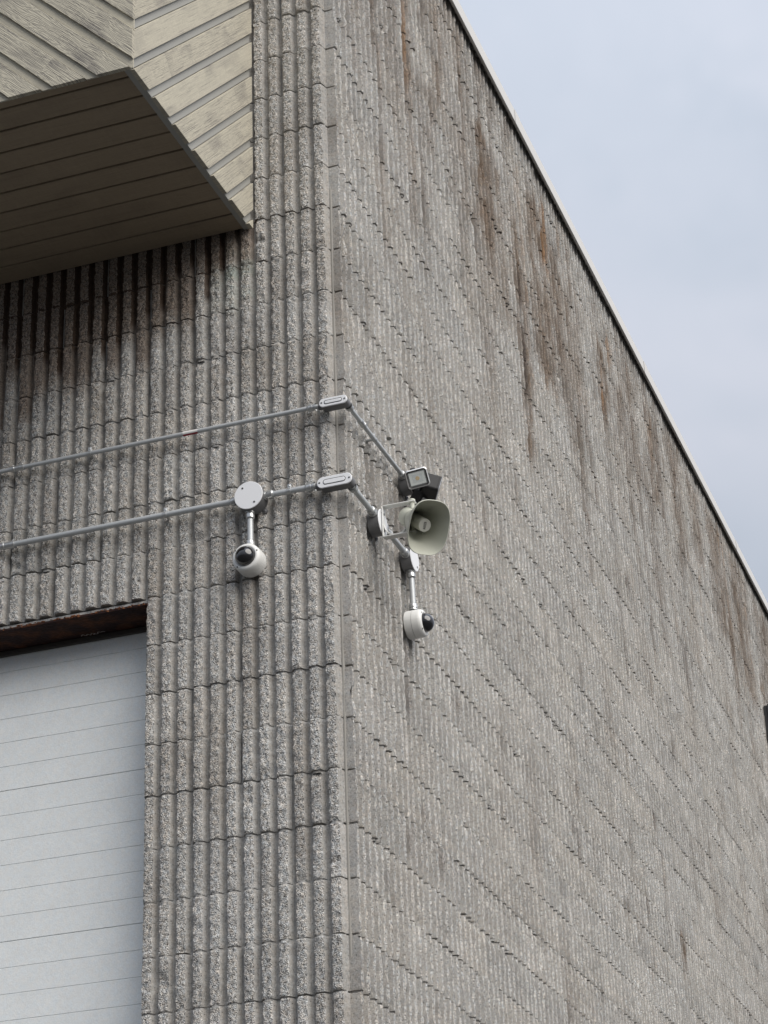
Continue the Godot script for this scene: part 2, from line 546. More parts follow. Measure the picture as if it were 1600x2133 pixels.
func add_block(split: Shell, smooth: Shell, ribs: Array, sa: float, sb: float, y0: float, y1: float, ny: int, nf: int, side: bool, tint: Color, flush_left: bool, out := 0.0) -> void:
	# ribs: left edges of the split faces
	var FACE := FACE_SIDE if side else FACE_FRONT
	var D := 0.034 if side else 0.023
	var rows := [y0, y0 + 0.005]
	for k in range(1, ny):
		rows.append(lerpf(y0, y1, k / float(ny)))
	rows.append(y1 - 0.005)
	rows.append(y1)
	var nr := rows.size()
	var lo := []    # profile points along the bottom and the top edge, for the caps
	var hi := []
	var cl := []
	var first_edge := []
	for ri in ribs.size():
		var f0: float = ribs[ri]
		var f1 := f0 + FACE
		var rib_out := out + rng.randf_range(-0.0018, 0.0018)
		var left: float = sa if ri == 0 else (ribs[ri - 1] + FACE + f0) * 0.5
		var right: float = sb if ri == ribs.size() - 1 else (f1 + ribs[ri + 1]) * 0.5
		var bare := flush_left and ri == 0
		var wc := Vector2(f0 + FACE * 0.5, 0)
		# a rib may be chipped
		var chip := -99.0
		var chip_h := 0.0
		var chip_d := 0.0
		if rng.randf() < (0.13 if side else 0.07):
			chip = rng.randf_range(y0, y1) if rng.randf() < 0.4 else (y1 if rng.randf() < 0.6 else y0)
			chip_h = rng.randf_range(0.015, 0.06)
			chip_d = rng.randf_range(0.005, 0.020)
		var split_first := split.v.size()
		var el := []
		var er := []
		var cols := []
		var rib_tone := 1.0 + rng.randf_range(-0.06, 0.06)
		for r in nr:
			var y: float = rows[r]
			var st := stain_side(ZB - wc.x, y) if side else stain_front(wc.x, y)
			var c := Color(tint.r * st.r * rib_tone, tint.g * st.g * rib_tone, tint.b * st.b * rib_tone)
			cols.append(c)
			var edge_in := 0.0022 if (r == 0 or r == nr - 1) else 0.0
			var ch := 0.0
			if chip > -90.0:
				ch = chip_d * clampf(1.4 * (1.0 - absf(y - chip) / chip_h), 0.0, 1.0)
			for k in nf + 1:
				var t := k / float(nf)
				var jit := 0.0
				var low := 0.0
				if (k == 0 and not bare) or k == nf:
					jit = 0.0030 * n_edge.get_noise_2d(y * 55.0, f0 * 91.0 + k * 7.0 + (300.0 if side else 0.0))
					low = 0.0006 + 0.0034 * (0.5 + 0.5 * n_edge.get_noise_2d(y * 70.0 + 40.0, f0 * 57.0 + k))
				var s := lerpf(f0, f1, t) + jit
				var dd := rib_out + 0.0056 * n_rough.get_noise_3d(s * 42.0, y * 30.0, 5.0 if side else 0.0) + 0.0048 * n_fine.get_noise_3d(s * 120.0, y * 110.0, 2.0 if side else 9.0) - low - edge_in
				dd -= ch * (0.55 + 0.45 * sin(PI * t))
				var p := Vector3(s, Y0 + y, dd)
				split.add(p, c)
				if k == 0:
					el.append(p)
				if k == nf:
					er.append(p)
		for r in nr - 1:
			for k in nf:
				var a := split_first + r * (nf + 1) + k
				split.quad(a, a + 1, a + nf + 2, a + nf + 1)
		# smooth moulded sides and half grooves: separate flat strips, so that their edges stay crisp
		var strips := []
		var corner := not side and f1 > -0.001
		if not bare:
			strips.append([Vector2(left, -D), Vector2(f0 - SL, -D), 0])
			strips.append([Vector2(f0 - SL, -D), Vector2.ZERO, 1])
		if corner:
			strips.append([Vector2.ZERO, Vector2(0.0105, -0.0415), 2])
		else:
			strips.append([Vector2.ZERO, Vector2(f1 + SL, -D), 2])
			strips.append([Vector2(f1 + SL, -D), Vector2(right, -D), 0])
		var ends := []
		for q in strips:
			var first := smooth.v.size()
			for r in nr:
				var y: float = Y0 + rows[r]
				var edge_in := 0.0012 if (r == 0 or r == nr - 1) else 0.0
				var c: Color = cols[r]
				if not side:
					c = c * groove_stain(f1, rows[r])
				var wob := 0.0008 * n_edge.get_noise_2d(y * 24.0, f0 * 31.0)
				var pa: Vector3 = er[r] if q[2] == 2 else Vector3(q[0].x + wob, y, out + q[0].y - edge_in)
				var pb: Vector3 = el[r] if q[2] == 1 else Vector3(q[1].x + wob, y, out + q[1].y - edge_in)
				if r == 0 or r == nr - 1:
					ends.append([r, pa, pb, q[2]])
				smooth.add(pa, c)
				smooth.add(pb, c)
			for r in nr - 1:
				var i := first + r * 2
				smooth.quad(i, i + 1, i + 3, i + 2)
		# profile for the caps
		for e in 2:
			var r := 0 if e == 0 else nr - 1
			var dst: Array = lo if e == 0 else hi
			for q in ends:
				if q[0] == r and q[3] != 2 and q[1].x < f0:
					dst.append(q[1])
			for k in nf + 1:
				dst.append(split.v[split_first + r * (nf + 1) + k])
			for q in ends:
				if q[0] == r and q[2].x > f1:
					dst.append(q[2])
		if bare:
			first_edge = el
		cl.append(cols[0])
	# under side and top of the block
	for e in 2:
		var prof: Array = lo if e == 0 else hi
		var first := smooth.v.size()
		for p in prof:
			smooth.add(p, cl[0])
			smooth.add(Vector3(p.x, p.y, -BACK), cl[0])
		for k in prof.size() - 1:
			var a := first + k * 2
			if e == 0:
				smooth.quad(a, a + 1, a + 3, a + 2)
			else:
				smooth.quad(a, a + 2, a + 3, a + 1)
	# ends
	for e in 2:
		var pb: Vector3 = lo[0] if e == 0 else lo[lo.size() - 1]
		var pt: Vector3 = hi[0] if e == 0 else hi[hi.size() - 1]
		if e == 0 and flush_left:
			# the plain end of the wall, seen at the corner
			var kn := nr - 1
			var first := smooth.v.size()
			for r in nr:
				var p: Vector3 = first_edge[r]
				var c := tint * stain_side(ZB, p.y - Y0)
				var ei := 0.0015 if r == 0 or r == kn else 0.0
				smooth.add(Vector3(0.001 + ei, p.y, -BACK), c)
				smooth.add(Vector3(ei, p.y, -0.014), c)
				smooth.add(Vector3(ei * 0.5, p.y, -0.006), c)
				smooth.add(p, c)
			for r in kn:
				for k in 3:
					var a := first + r * 4 + k
					smooth.quad(a, a + 1, a + 5, a + 4)
		else:
			var a := smooth.add(pb, cl[0])
			var b := smooth.add(Vector3(pb.x, pb.y, -BACK), cl[0])
			var c := smooth.add(Vector3(pt.x, pt.y, -BACK), cl[0])
			var d := smooth.add(pt, cl[0])
			smooth.quad(a, d, c, b)

func block_tint() -> Color:
	var v := rng.randf_range(0.80, 0.90)
	var w := rng.randf_range(-0.008, 0.012) + 0.012
	if rng.randf() < 0.10:
		v *= 0.93
	return Color(v * (1.0 + w), v, v * (1.0 - w * 1.2))

func to_pixel(p: Vector3) -> Vector2:
	var q := cam_basis.inverse() * (p - cam_at)
	if q.z > -0.1:
		return Vector2(-9999, -9999)
	return Vector2(800.0 + 4723.2 * q.x / -q.z, 1066.5 - 4723.2 * q.y / -q.z)

func make_wall(root: Node3D, side: bool, n0: int, n1: int, rib_lefts: Array, opening: Callable) -> void:
	var FACE := FACE_SIDE if side else FACE_FRONT
	var D := 0.034 if side else 0.023
	# rib_lefts run from left to right as seen from outside; rib 0 of the bond is at the corner
	var jobs := []
	var xf := root.transform
	var total := rib_lefts.size()
	for n in range(n0, n1):
		var y1 := -n * CH - 0.003
		var y0 := -(n + 1) * CH + 0.003
		var at := 0
		var odd := posmod(n, 2) == 1
		while at < total:
			var take := 3 if (at == 0 and odd) else 6
			take = mini(take, total - at)
			if not side and n >= 13 and at < 12:
				take = mini(take, 12 - at)   # blocks are cut at the door jamb
			# count from the corner: the side wall's corner is its left end, the front wall's its right end
			var ids := []
			for k in take:
				ids.append(rib_lefts[at + k] if side else rib_lefts[total - 1 - at - take + 1 + k])
			var sa: float
			var sb: float
			var gap := (P - FACE) * 0.5
			sa = ids[0] - gap + 0.003
			sb = ids[take - 1] + FACE + gap - 0.003
			var flush := false
			if side and at == 0:
				sa = 0.0
				flush = true
			if not side and at == 0:
				sb = ids[take - 1] + FACE + SL
			at += take
			if opening.call(ids[0], ids[take - 1] + FACE, y0, y1):
				continue
			if not side and ids[0] < -0.74 and ids[0] > -0.78:
				sa = ids[0] - 0.001
			var mid := xf * Vector3((sa + sb) * 0.5, Y0 + (y0 + y1) * 0.5, 0)
			var a := to_pixel(xf * Vector3(sa, Y0 + y0, 0))
			var b := to_pixel(xf * Vector3(sb, Y0 + y0, 0))
			var c := to_pixel(xf * Vector3(sb, Y0 + y1, 0))
			var d := to_pixel(xf * Vector3(sa, Y0 + y1, 0))
			var area := absf((c - a).cross(d - b)) * 0.5
			var seen := false
			for q in [a, b, c, d]:
				if q.x > -40 and q.x < 1640 and q.y > -40 and q.y < 2173:
					seen = true
			if not side and mid.x < -0.42 and mid.y - Y0 > -0.9:
				seen = false
			jobs.append({"ids": ids, "sa": sa, "sb": sb, "y0": y0, "y1": y1, "flush": flush, "area": area if seen else -1.0 / (1.0 + mid.distance_to(cam_at))})
	var order := jobs.duplicate()
	order.sort_custom(func(p, q): return p.area > q.area)
	var own := {}
	for k in mini(300, order.size()):
		if order[k].area > 0.0:
			own[order[k]] = true
	var rest_a := Shell.new()
	var rest_b := Shell.new()
	for j in jobs:
		var tint := block_tint()
		var out := rng.randf_range(-0.0035, 0.0035)
		var dy := rng.randf_range(-0.0013, 0.0013)
		var mine: bool = own.has(j)
		var a := Shell.new() if mine else rest_a
		var b := Shell.new() if mine else rest_b
		var ny := 4
		var nf := 2
		if mine:
			ny = 8 if side else 24
			nf = 3 if side else 6
		elif j.area > 0.0:
			ny = 5
		else:
			ny = 2
		add_block(a, b, j.ids, j.sa, j.sb, j.y0 + dy, j.y1 + dy, ny, nf, side, tint, j.flush, out)
		if mine:
			var m := ArrayMesh.new()
			a.into(m, mats["split_concrete"])
			b.into(m, mats["smooth_concrete"])
			part("block", m, null, root)
	var m := ArrayMesh.new()
	rest_a.into(m, mats["split_concrete"])
	rest_b.into(m, mats["smooth_concrete"])
	var o := part("farther_blocks", m, null, root)
	o.set_meta("kind", "stuff")
	# mortar: bed joints that follow the ribs, set back
	var ms := Shell.new()
	for n in range(n0, n1 + 1):
		var y := Y0 - n * CH
		var prof := []
		if side:
			prof.append(Vector2(0.007, -BACK))
		for i in total:
			var f0: float = rib_lefts[i]
			if opening.call(f0, f0 + FACE, -n * CH - 0.02, -n * CH - 0.01):
				prof.clear()
				continue
			if not (side and i == 0):
				prof.append(Vector2(f0 - SL + 0.002, -D - 0.003))
			var back := 0.005 + 0.006 * n_edge.get_noise_2d(f0 * 9.0, n * 13.7)
			if rng.randf() < 0.10:
				back = 0.028
			prof.append(Vector2(f0 + 0.007, -back))
			prof.append(Vector2(f0 + FACE - 0.007, -back))
			prof.append(Vector2(f0 + FACE + SL - 0.002, -D - 0.003))
		var first := ms.v.size()
		for q in prof:
			var mc := stain_side(ZB - q.x, -n * CH) if side else stain_front(q.x, -n * CH) * groove_stain(q.x, -n * CH)
			ms.add(Vector3(q.x, y - 0.0075, q.y), mc)
			ms.add(Vector3(q.x, y + 0.0075, q.y), mc)
		for k in prof.size() - 1:
			var a := first + k * 2
			ms.quad(a, a + 2, a + 3, a + 1)
	# head joints between the blocks of a course
	for j in jobs:
		var x: float = j.sb + 0.003
		if x < 0.0 or side:
			var a := ms.add(Vector3(x - 0.006, Y0 + j.y0 - 0.004, -D - 0.004))
			var b := ms.add(Vector3(x + 0.006, Y0 + j.y0 - 0.004, -D - 0.004))
			var c := ms.add(Vector3(x + 0.006, Y0 + j.y1 + 0.004, -D - 0.004))
			var d := ms.add(Vector3(x - 0.006, Y0 + j.y1 + 0.004, -D - 0.004))
			ms.quad(a, b, c, d)
	var mm := ArrayMesh.new()
	ms.into(mm, mats["mortar"])
	part("mortar_joints", mm, null, root)

func walls() -> void:
	var door_top := -13 * CH
	var front := thing("block_wall", "pale grey ribbed concrete block wall with the white door and wooden canopy", "wall")
	var lefts := []
	for k in range(59, -1, -1):
		lefts.append(-k * P - FACE_FRONT)
	make_wall(front, false, -7, 39, lefts, func(s0, s1, y0, y1): return s1 < -0.70 and s0 > -3.95 and y1 < door_top + 0.001 if s1 < -0.74 else false)
	var core := Shell.new()
	prism_into(core, rect(-0.762, 0.0, 0.004, Y0 + 7 * CH), Transform3D.IDENTITY, -0.36, -BACK + 0.001, 0.001)
	prism_into(core, rect(-3.99, Y0 + door_top + 0.004, -0.763, Y0 + 7 * CH), Transform3D.IDENTITY, -0.36, -BACK + 0.001, 0.001)
	part("wall_core", core.mesh(), mats["mortar"], front)
	# sealant in the control joint at the corner
	var seal := Shell.new()
	var prev := -1
	for k in 120:
		var y := lerpf(0.0, Y0 + 7 * CH, k / 119.0)
		var rel := y - Y0
		var w := 0.0075 + 0.0015 * n_edge.get_noise_1d(y * 9.0)
		var sunk := 0.0 if rel < -0.9 else 0.012
		if rel > -2.55 and rel < -2.32 or rel < -4.2:
			sunk = 0.014
		var first := seal.v.size()
		for j in 7:
			var t := PI * (j / 6.0) - PI * 0.25
			seal.add(Vector3(0.0165 + w * cos(t), y, -0.0465 - sunk + w * sin(t)))
		if prev >= 0:
			for j in 6:
				seal.quad(prev + j + 1, prev + j, first + j, first + j + 1)
		prev = first
	part("sealant_bead", seal.mesh(), mats["sealant"], front)

	var side := thing("block_wall", "long brown-stained ribbed concrete block wall running away beneath the sky", "wall", Vector3(WX, 0, ZB))
	side.rotation.y = PI / 2
	var sl := []
	for k in 186:
		sl.append(k * P)
	make_wall(side, true, -7, 39, sl, func(_a, _b, _c, _d): return false)
	var back := prism(rect(0.012, 0.0, 186 * P - 0.02, Y0 + 7 * CH), Transform3D.IDENTITY, -0.36, -BACK + 0.001, 0.001)
	part("wall_core", back, mats["mortar"], side)

	var cap := thing("coping", "light grey metal coping along the top edge of the stained wall", "coping", Vector3(0, Y0 + 1.36, 0))
	# folded sheet: top, drip face and turned-in lower edge, in lengths with lapped joints
	var z := 0.06
	while z > -12.4:
		var s := Shell.new()
		var prof := [Vector2(-0.32, 0.112), Vector2(0.074, 0.104), Vector2(0.080, 0.100), Vector2(0.081, 0.006), Vector2(0.086, 0.0), Vector2(0.083, -0.002), Vector2(0.070, 0.004)]
		var len_ := 3.05
		for k in prof.size() - 1:
			s.face([Vector3(prof[k].x, prof[k].y, z), Vector3(prof[k + 1].x, prof[k + 1].y, z), Vector3(prof[k + 1].x, prof[k + 1].y, z - len_ + 0.004), Vector3(prof[k].x, prof[k].y, z - len_ + 0.004)])
		s.face([Vector3(-0.32, 0.064, z), Vector3(0.070, 0.064, z), Vector3(0.070, 0.064, z - len_), Vector3(-0.32, 0.064, z - len_)])
		part("flashing", s.mesh(), mats["flashing"], cap)
		var lap := Shell.new()
		for k in range(2, 3):
			var pa: Vector2 = prof[k] + Vector2(0.0022, 0.0015)
			var pb: Vector2 = prof[k + 1] + Vector2(0.0022, 0.0015)
			lap.face([Vector3(pa.x, pa.y, z + 0.05), Vector3(pb.x, pb.y, z + 0.05), Vector3(pb.x, pb.y, z - 0.05), Vector3(pa.x, pa.y, z - 0.05)])
		part("lap_cover", lap.mesh(), mats["flashing"], cap)
		z -= len_

# ------------------------------------------------------------------ canopy, door, lintel
func canopy() -> void:
	var root := thing("canopy", "projecting canopy clad in diagonal cream boards with a dark brown soffit", "canopy", Vector3(0, Y0 - 1.06, 0))
	var xr := -0.31
	var zf := 1.165
	var h := 2.45
	var l := 3.9
	# faces: 0 = end facing the side (x = -z), 1 = front
	for f in 2:
		var fr := Transform3D(Basis(Vector3(0, 0, -1), Vector3.UP, Vector3(1, 0, 0)), Vector3(xr - 0.018, 0, zf - 0.018)) if f == 0 else Transform3D(Basis.IDENTITY, Vector3(xr, 0, zf - 0.018))
		var area := rect(0.0, 0.0, zf - 0.021, h) if f == 0 else rect(-l, 0.0, 0.0, h)
		# boards run at 45 degrees: along (1, 1) on the end, along (1, -1) on the front
		var along := Vector2(1, 1).normalized() if f == 0 else Vector2(1, -1).normalized()
		var across := Vector2(-along.y, along.x)
		# lower edge of one board, measured across
		var ref := across.dot(Vector2(zf - 0.018 - 1.028, -1.078 + 1.06)) if f == 0 else across.dot(Vector2(-0.883 - xr, -0.631 + 1.06))
		var pitch := 0.1292
		for k in range(-40, 40):
			var b0 := ref + k * pitch
			for piece in 2:
				var lo := b0 if piece == 0 else b0 - 0.032
				var hi := b0 + pitch - 0.0355 if piece == 0 else b0 - 0.0004
				var strip := PackedVector2Array([along * -9 + across * lo, along * 9 + across * lo, along * 9 + across * hi, along * -9 + across * hi])
				var got := Geometry2D.intersect_polygons(strip, area)
				for poly in got:
					if Geometry2D.is_polygon_clockwise(poly):
						poly.reverse()
					var clean := PackedVector2Array()
					for q in poly:
						if clean.is_empty() or (q.distance_to(clean[clean.size() - 1]) > 0.004 and q.distance_to(clean[0]) > 0.004):
							clean.append(q)
					if clean.size() < 3:
						continue
					# into board axes so that the grain runs along the board
					var fb := fr * Transform3D(Basis(Vector3(along.x, along.y, 0), Vector3(across.x, across.y, 0), Vector3(0, 0, 1)), Vector3.ZERO)
					var own := PackedVector2Array()
					for q in clean:
						own.append(Vector2(q.dot(along), q.dot(across)))
					var s := Shell.new()
					var off := Vector2(rng.randf() * 3.0, rng.randf() * 3.0)
					if piece == 0:
						prism_into(s, own, fb, 0.0, 0.018 + rng.randf_range(-0.001, 0.001), 0.0007, Vector2(0.62, 5.0), off)
						var m: Material = mats["weathered_board"] if f == 1 else (mats["cream_board"] if rng.randf() < 0.6 else mats["cream_board_b"])
						part("board", s.mesh(), m, root)
					else:
						prism_into(s, own, fb, 0.0, 0.006, 0.0004, Vector2(0.62, 5.0), off)
						part("channel_strip", s.mesh(), mats["channel_paint"] if f == 0 else mats["cream_board_b"], root)
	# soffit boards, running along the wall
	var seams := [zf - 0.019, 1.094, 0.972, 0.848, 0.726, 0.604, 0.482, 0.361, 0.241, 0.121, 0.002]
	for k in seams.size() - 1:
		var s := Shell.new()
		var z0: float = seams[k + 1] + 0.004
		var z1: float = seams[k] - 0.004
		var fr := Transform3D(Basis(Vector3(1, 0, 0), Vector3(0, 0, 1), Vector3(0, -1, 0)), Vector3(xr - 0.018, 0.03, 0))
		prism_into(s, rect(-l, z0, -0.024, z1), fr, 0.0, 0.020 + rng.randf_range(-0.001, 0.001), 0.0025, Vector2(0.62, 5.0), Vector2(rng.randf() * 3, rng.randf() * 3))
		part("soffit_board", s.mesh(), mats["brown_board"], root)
	part("edge_trim", slab(Vector3(xr - 0.041, 0.004, 0.004), Vector3(xr - 0.0185, 0.03, zf - 0.019), 0.001), mats["channel_paint"], root)
	var inner := Shell.new()
	prism_into(inner, rect(xr - l, 0.031, xr - 0.019, h - 0.02), Transform3D.IDENTITY, 0.003, zf - 0.019, 0.001)
	part("frame_box", inner.mesh(), mats["channel_paint"], root)

func door() -> void:
	var x0 := -3.9
	var x1 := -0.764
	var zd := -0.19
	var root := thing("overhead_door", "white sectional overhead door of horizontal ribbed panels under the rusty lintel", "door", Vector3(0, 0, zd))
	var sh := 0.1008
	var slat := slab(Vector3(x0, 0.0005, -0.0022), Vector3(x1, sh - 0.0005, 0.0), 0.0012)
	var last := slab(Vector3(x0, 0.0016, -0.0022), Vector3(x1, sh - 0.0005, 0.0), 0.0012)
	var sec := sh * 6
	var top := Y0 - 3.266 + sec
	for k in 13:
		var yb := top - (k + 1) * sec
		if yb < -0.3:
			break
		var panel := part("panel", slab(Vector3(x0, 0.001, -0.05), Vector3(x1, sec - 0.0008, -0.0024), 0.0005), mats["door_paint"], root, Vector3(0, yb, 0))
		for j in 6:
			part("slat", last if j == 0 else slat, mats["door_paint"], panel, Vector3(0, j * sh, 0))
	var lint := thing("lintel", "rusty dark brown steel lintel plate over the white overhead door", "lintel", Vector3(0, Y0 - 2.676, 0))
	part("plate", prism(rect(-3.95, -0.186, -0.7665, 0.002), Transform3D(Basis(Vector3(1, 0, 0), Vector3(0, 0, 1), Vector3(0, -1, 0)), Vector3(0, 0.010, 0)), 0.0, 0.010, 0.0015), mats["rusty_steel"], lint)
	part("weather_strip", slab(Vector3(-3.9, -0.022, -0.186), Vector3(-0.766, -0.0005, -0.172), 0.003), mats["rubber_seal"], lint)
	var bed := Shell.new()
	prism_into(bed, rect(-3.93, 0.0105, -0.768, 0.030), Transform3D.IDENTITY, -0.185, -0.016, 0.002)
	part("mortar_bed", bed.mesh(), mats["mortar"], lint)
	# flakes of rust and mortar lying on the lip
	var s := Shell.new()
	for k in 260:
		var x := rng.randf_range(-2.6, -0.78)
		var y := rng.randf_range(0.004, 0.014)
		var r := rng.randf_range(0.002, 0.006)
		var base := Vector3(x, y, 0.001 + rng.randf() * 0.003)
		var q := []
		for j in 5:
			var t := TAU * j / 5.0
			q.append(base + Vector3(cos(t) * r * rng.randf_range(0.8, 2.4), sin(t) * r * rng.randf_range(0.4, 0.9), -0.002))
		var tip := base + Vector3(rng.randf_range(-r, r), 0, 0.004)
		for j in 5:
			s.face([q[j], q[(j + 1) % 5], tip])
	var flakes := part("rust_flakes", s.mesh(), mats["rust_scale"], lint)
	flakes.set_meta("kind", "stuff")
	# chalk scrawl on the under side
	var c := Shell.new()
	var pen := [Vector2(-1.13, -0.163), Vector2(-1.118, -0.150), Vector2(-1.108, -0.166), Vector2(-1.098, -0.152), Vector2(-1.09, -0.168), Vector2(-1.079, -0.150), Vector2(-1.066, -0.158), Vector2(-1.078, -0.164), Vector2(-1.058, -0.166), Vector2(-1.05, -0.148), Vector2(-1.038, -0.155), Vector2(-1.03, -0.150), Vector2(-1.022, -0.157)]
	for k in pen.size() - 1:
		var d: Vector2 = (pen[k + 1] - pen[k]).normalized()
		var nn := Vector2(-d.y, d.x) * 0.0014
		var pts := []
		for q in [pen[k] - nn, pen[k + 1] - nn, pen[k + 1] + nn, pen[k] + nn]:
			pts.append(Vector3(q.x, -0.0012 - 0.0001 * k, q.y))
		c.face(pts)
	part("chalk_scrawl", c.mesh(), mats["chalk"], lint)

# ------------------------------------------------------------------ electrical fittings
func strap(parent: Node3D, at: Vector3, axis: Vector3, r: float, wall: Vector3) -> void:
	# one-hole clip: band round the pipe, an ear and a screw, seated on the wall
	var s := Shell.new()
	var a := axis.normalized()
	lathe_into(s, at - a * 0.007, a, [[0.0, r], [0.0, r + 0.002], [0.0, r + 0.002], [0.014, r + 0.002], [0.014, r + 0.002], [0.014, r]], 20)
	var up := a.cross(wall).normalized()
	if up.y < 0.0:
		up = -up
	var fr := Transform3D(Basis(a, up, a.cross(up)), at)
	var ear := rect(-0.007, r - 0.001, 0.007, r + 0.018)
	prism_into(s, ear, fr, -0.001, 0.001, 0.0004)
	var o := part("strap", s.mesh(), mats["zinc_fitting"], parent)
	part("screw", lathe(at + up * (r + 0.010) - wall * 0.001, wall, [[0.0, 0.0045], [0.003, 0.0045], [0.003, 0.0045], [0.0045, 0.002], [0.0045, 0.0]], 10), mats["zinc_fitting"], o)
	part("standoff", rod(at - wall * (r + 0.001), at - wall * 0.036, 0.006, 10), mats["zinc_fitting"], o)

func coupling(parent: Node3D, a: Vector3, b: Vector3, r: float, hex := true) -> void:
	var l := (b - a).length()
	var o := part("coupling", lathe(a, b - a, [[0.0, r], [0.0, r + 0.004], [0.0, r + 0.004], [l * 0.3, r + 0.0045], [l * 0.3, r + 0.0045], [l * 0.33, r + 0.0028], [l * 0.33, r + 0.0028], [l * 0.67, r + 0.0028], [l * 0.67, r + 0.0028], [l * 0.7, r + 0.0045], [l * 0.7, r + 0.0045], [l, r + 0.004], [l, r + 0.004], [l, r]], 20), mats["zinc_fitting"], parent)
	if hex:
		for k in [0.15, 0.85]:
			part("screw", lathe(lerp(a, b, k) + Vector3(0, r + 0.003, 0), Vector3.UP, [[0.0, 0.003], [0.004, 0.003], [0.004, 0.003], [0.004, 0.0]], 8), mats["zinc_fitting"], o)

func connector(parent: Node3D, at: Vector3, dir: Vector3, r: float, l := 0.03) -> void:
	# compression nut and lock nut, from the box outwards
	part("connector", lathe(at, dir, [[0.0, r + 0.0075], [0.004, r + 0.0075], [0.004, r + 0.0075], [0.0045, r + 0.003], [0.0045, r + 0.003], [l * 0.35, r + 0.003], [l * 0.35, r + 0.003], [l * 0.38, r + 0.0062], [l * 0.38, r + 0.0062], [l * 0.85, r + 0.0058], [l * 0.85, r + 0.0058], [l, r + 0.002], [l, r + 0.002], [l, r]], 12), mats["zinc_fitting"], parent)

func conduit(label: String, a: Vector3, b: Vector3, r: float) -> Node3D:
	var root := thing("conduit", label, "conduit", a, "galvanised conduit runs on the two walls")
	part("tube", rod(Vector3.ZERO, b - a, r, 24), mats["galvanised"], root)
	return root

func conduit_body(label: String, x0: float, x1: float, y: float, hh: float, tube_x: float, hub_r: float) -> void:
	var cx := (x0 + x1) * 0.5
	var hw := (x1 - x0) * 0.5
	var root := thing("conduit_elbow", label, "conduit fitting", Vector3(cx, y, 0), "cast conduit bodies at the corner")
	var s := Shell.new()
	prism_into(s, rounded(hw, hh, hh * 0.98, 8), Transform3D.IDENTITY, 0.012, 0.052, 0.003)
	part("body", s.mesh(), mats["cast_aluminium"], root)
	part("gasket", prism(rounded(hw - 0.001, hh - 0.001, hh * 0.94, 8), Transform3D.IDENTITY, 0.0518, 0.0532, 0.0002), mats["gasket"], root)
	var cover := part("cover", prism(rounded(hw + 0.0008, hh + 0.0008, hh * 0.98, 8), Transform3D.IDENTITY, 0.0532, 0.0580, 0.0018), mats["cover_plate"], root)
	# embossed ring and pad on the cover
	var ring := Shell.new()
	prism_into(ring, rounded(hw * 0.66, hh * 0.52, hh * 0.48, 6), Transform3D.IDENTITY, 0.0575, 0.0586, 0.0006)
	part("emboss_line", ring.mesh(), mats["screw_dark"], cover)
	part("raised_pad", prism(rounded(hw * 0.66 - 0.0028, hh * 0.52 - 0.0028, hh * 0.36, 6), Transform3D.IDENTITY, 0.0575, 0.0598, 0.0012), mats["cover_plate"], cover)
	for k in [-1, 1]:
		part("screw", lathe(Vector3(k * (hw - 0.0095), 0, 0.0575), Vector3(0, 0, 1), [[0.0, 0.0036], [0.0016, 0.0036], [0.0016, 0.0036], [0.0016, 0.0]], 12), mats["screw_dark"], cover)
	var zc := 0.031
	part("hub", lathe(Vector3(-hw + 0.006, 0, zc), Vector3(-1, 0, 0), [[0.0, hub_r + 0.004], [0.016, hub_r + 0.004], [0.016, hub_r + 0.004], [0.018, hub_r + 0.002], [0.018, hub_r + 0.002], [0.018, hub_r]], 20), mats["cast_aluminium"], root)
	part("hub", lathe(Vector3(tube_x - cx, 0, 0.03), Vector3(0, 0, -1), [[0.0, hub_r + 0.006], [0.022, hub_r + 0.006], [0.022, hub_r + 0.006], [0.027, hub_r + 0.003], [0.027, hub_r + 0.003], [0.027, hub_r]], 20), mats["cast_aluminium"], root)
	part("gasket_ring", lathe(Vector3(tube_x - cx, 0, 0.0035), Vector3(0, 0, -1), [[0.0, hub_r + 0.0055], [0.003, hub_r + 0.0055], [0.003, hub_r + 0.0055], [0.003, hub_r]], 20), mats["gasket"], root)

func round_box(label: String, at: Vector3, out: Vector3, r := 0.057, depth := 0.058, screw_turn := 0.6) -> Node3D:
	# at: centre of the back, on the wall
	var root := thing("junction_box", label, "junction box", at, "round junction boxes on the two walls")
	part("body", lathe(out * 0.003, out, [[0.0, 0.0], [0.0, r - 0.003], [0.0, r - 0.003], [0.003, r], [0.003, r], [depth, r - 0.001], [depth, r - 0.001], [depth, 0.0]], 40), mats["cast_aluminium"], root)
	part("gasket", lathe(out * (depth + 0.003), out, [[0.0, r - 0.002], [0.0012, r - 0.002], [0.0012, r - 0.002], [0.0012, 0.0]], 40), mats["gasket"], root)
	var cover := part("cover", lathe(out * (depth + 0.0042), out, [[0.0, r + 0.0012], [0.0018, r + 0.0012], [0.0018, r + 0.0012], [0.003, r], [0.003, r], [0.0032, 0.0]], 40), mats["cover_plate"], root)
	var fr := frame_of(out * (depth + 0.0072), out)
	for k in 2:
		var t := screw_turn + PI * k
		part("screw", lathe(fr * Vector3(cos(t) * r * 0.72, sin(t) * r * 0.72, 0), out, [[0.0, 0.0042], [0.0015, 0.0038], [0.0015, 0.0038], [0.0008, 0.0]], 12), mats["screw_dark"], cover)
	# mounting lug
	var lug := fr * Vector3(r * 0.78, -r * 0.86, 0) - out * (depth + 0.003)
	part("lug", lathe(lug, out, [[0.0, 0.0], [0.0, 0.010], [0.0, 0.010], [0.006, 0.010], [0.006, 0.010], [0.007, 0.004], [0.010, 0.004], [0.010, 0.0]], 14), mats["cast_aluminium"], root)
	return root

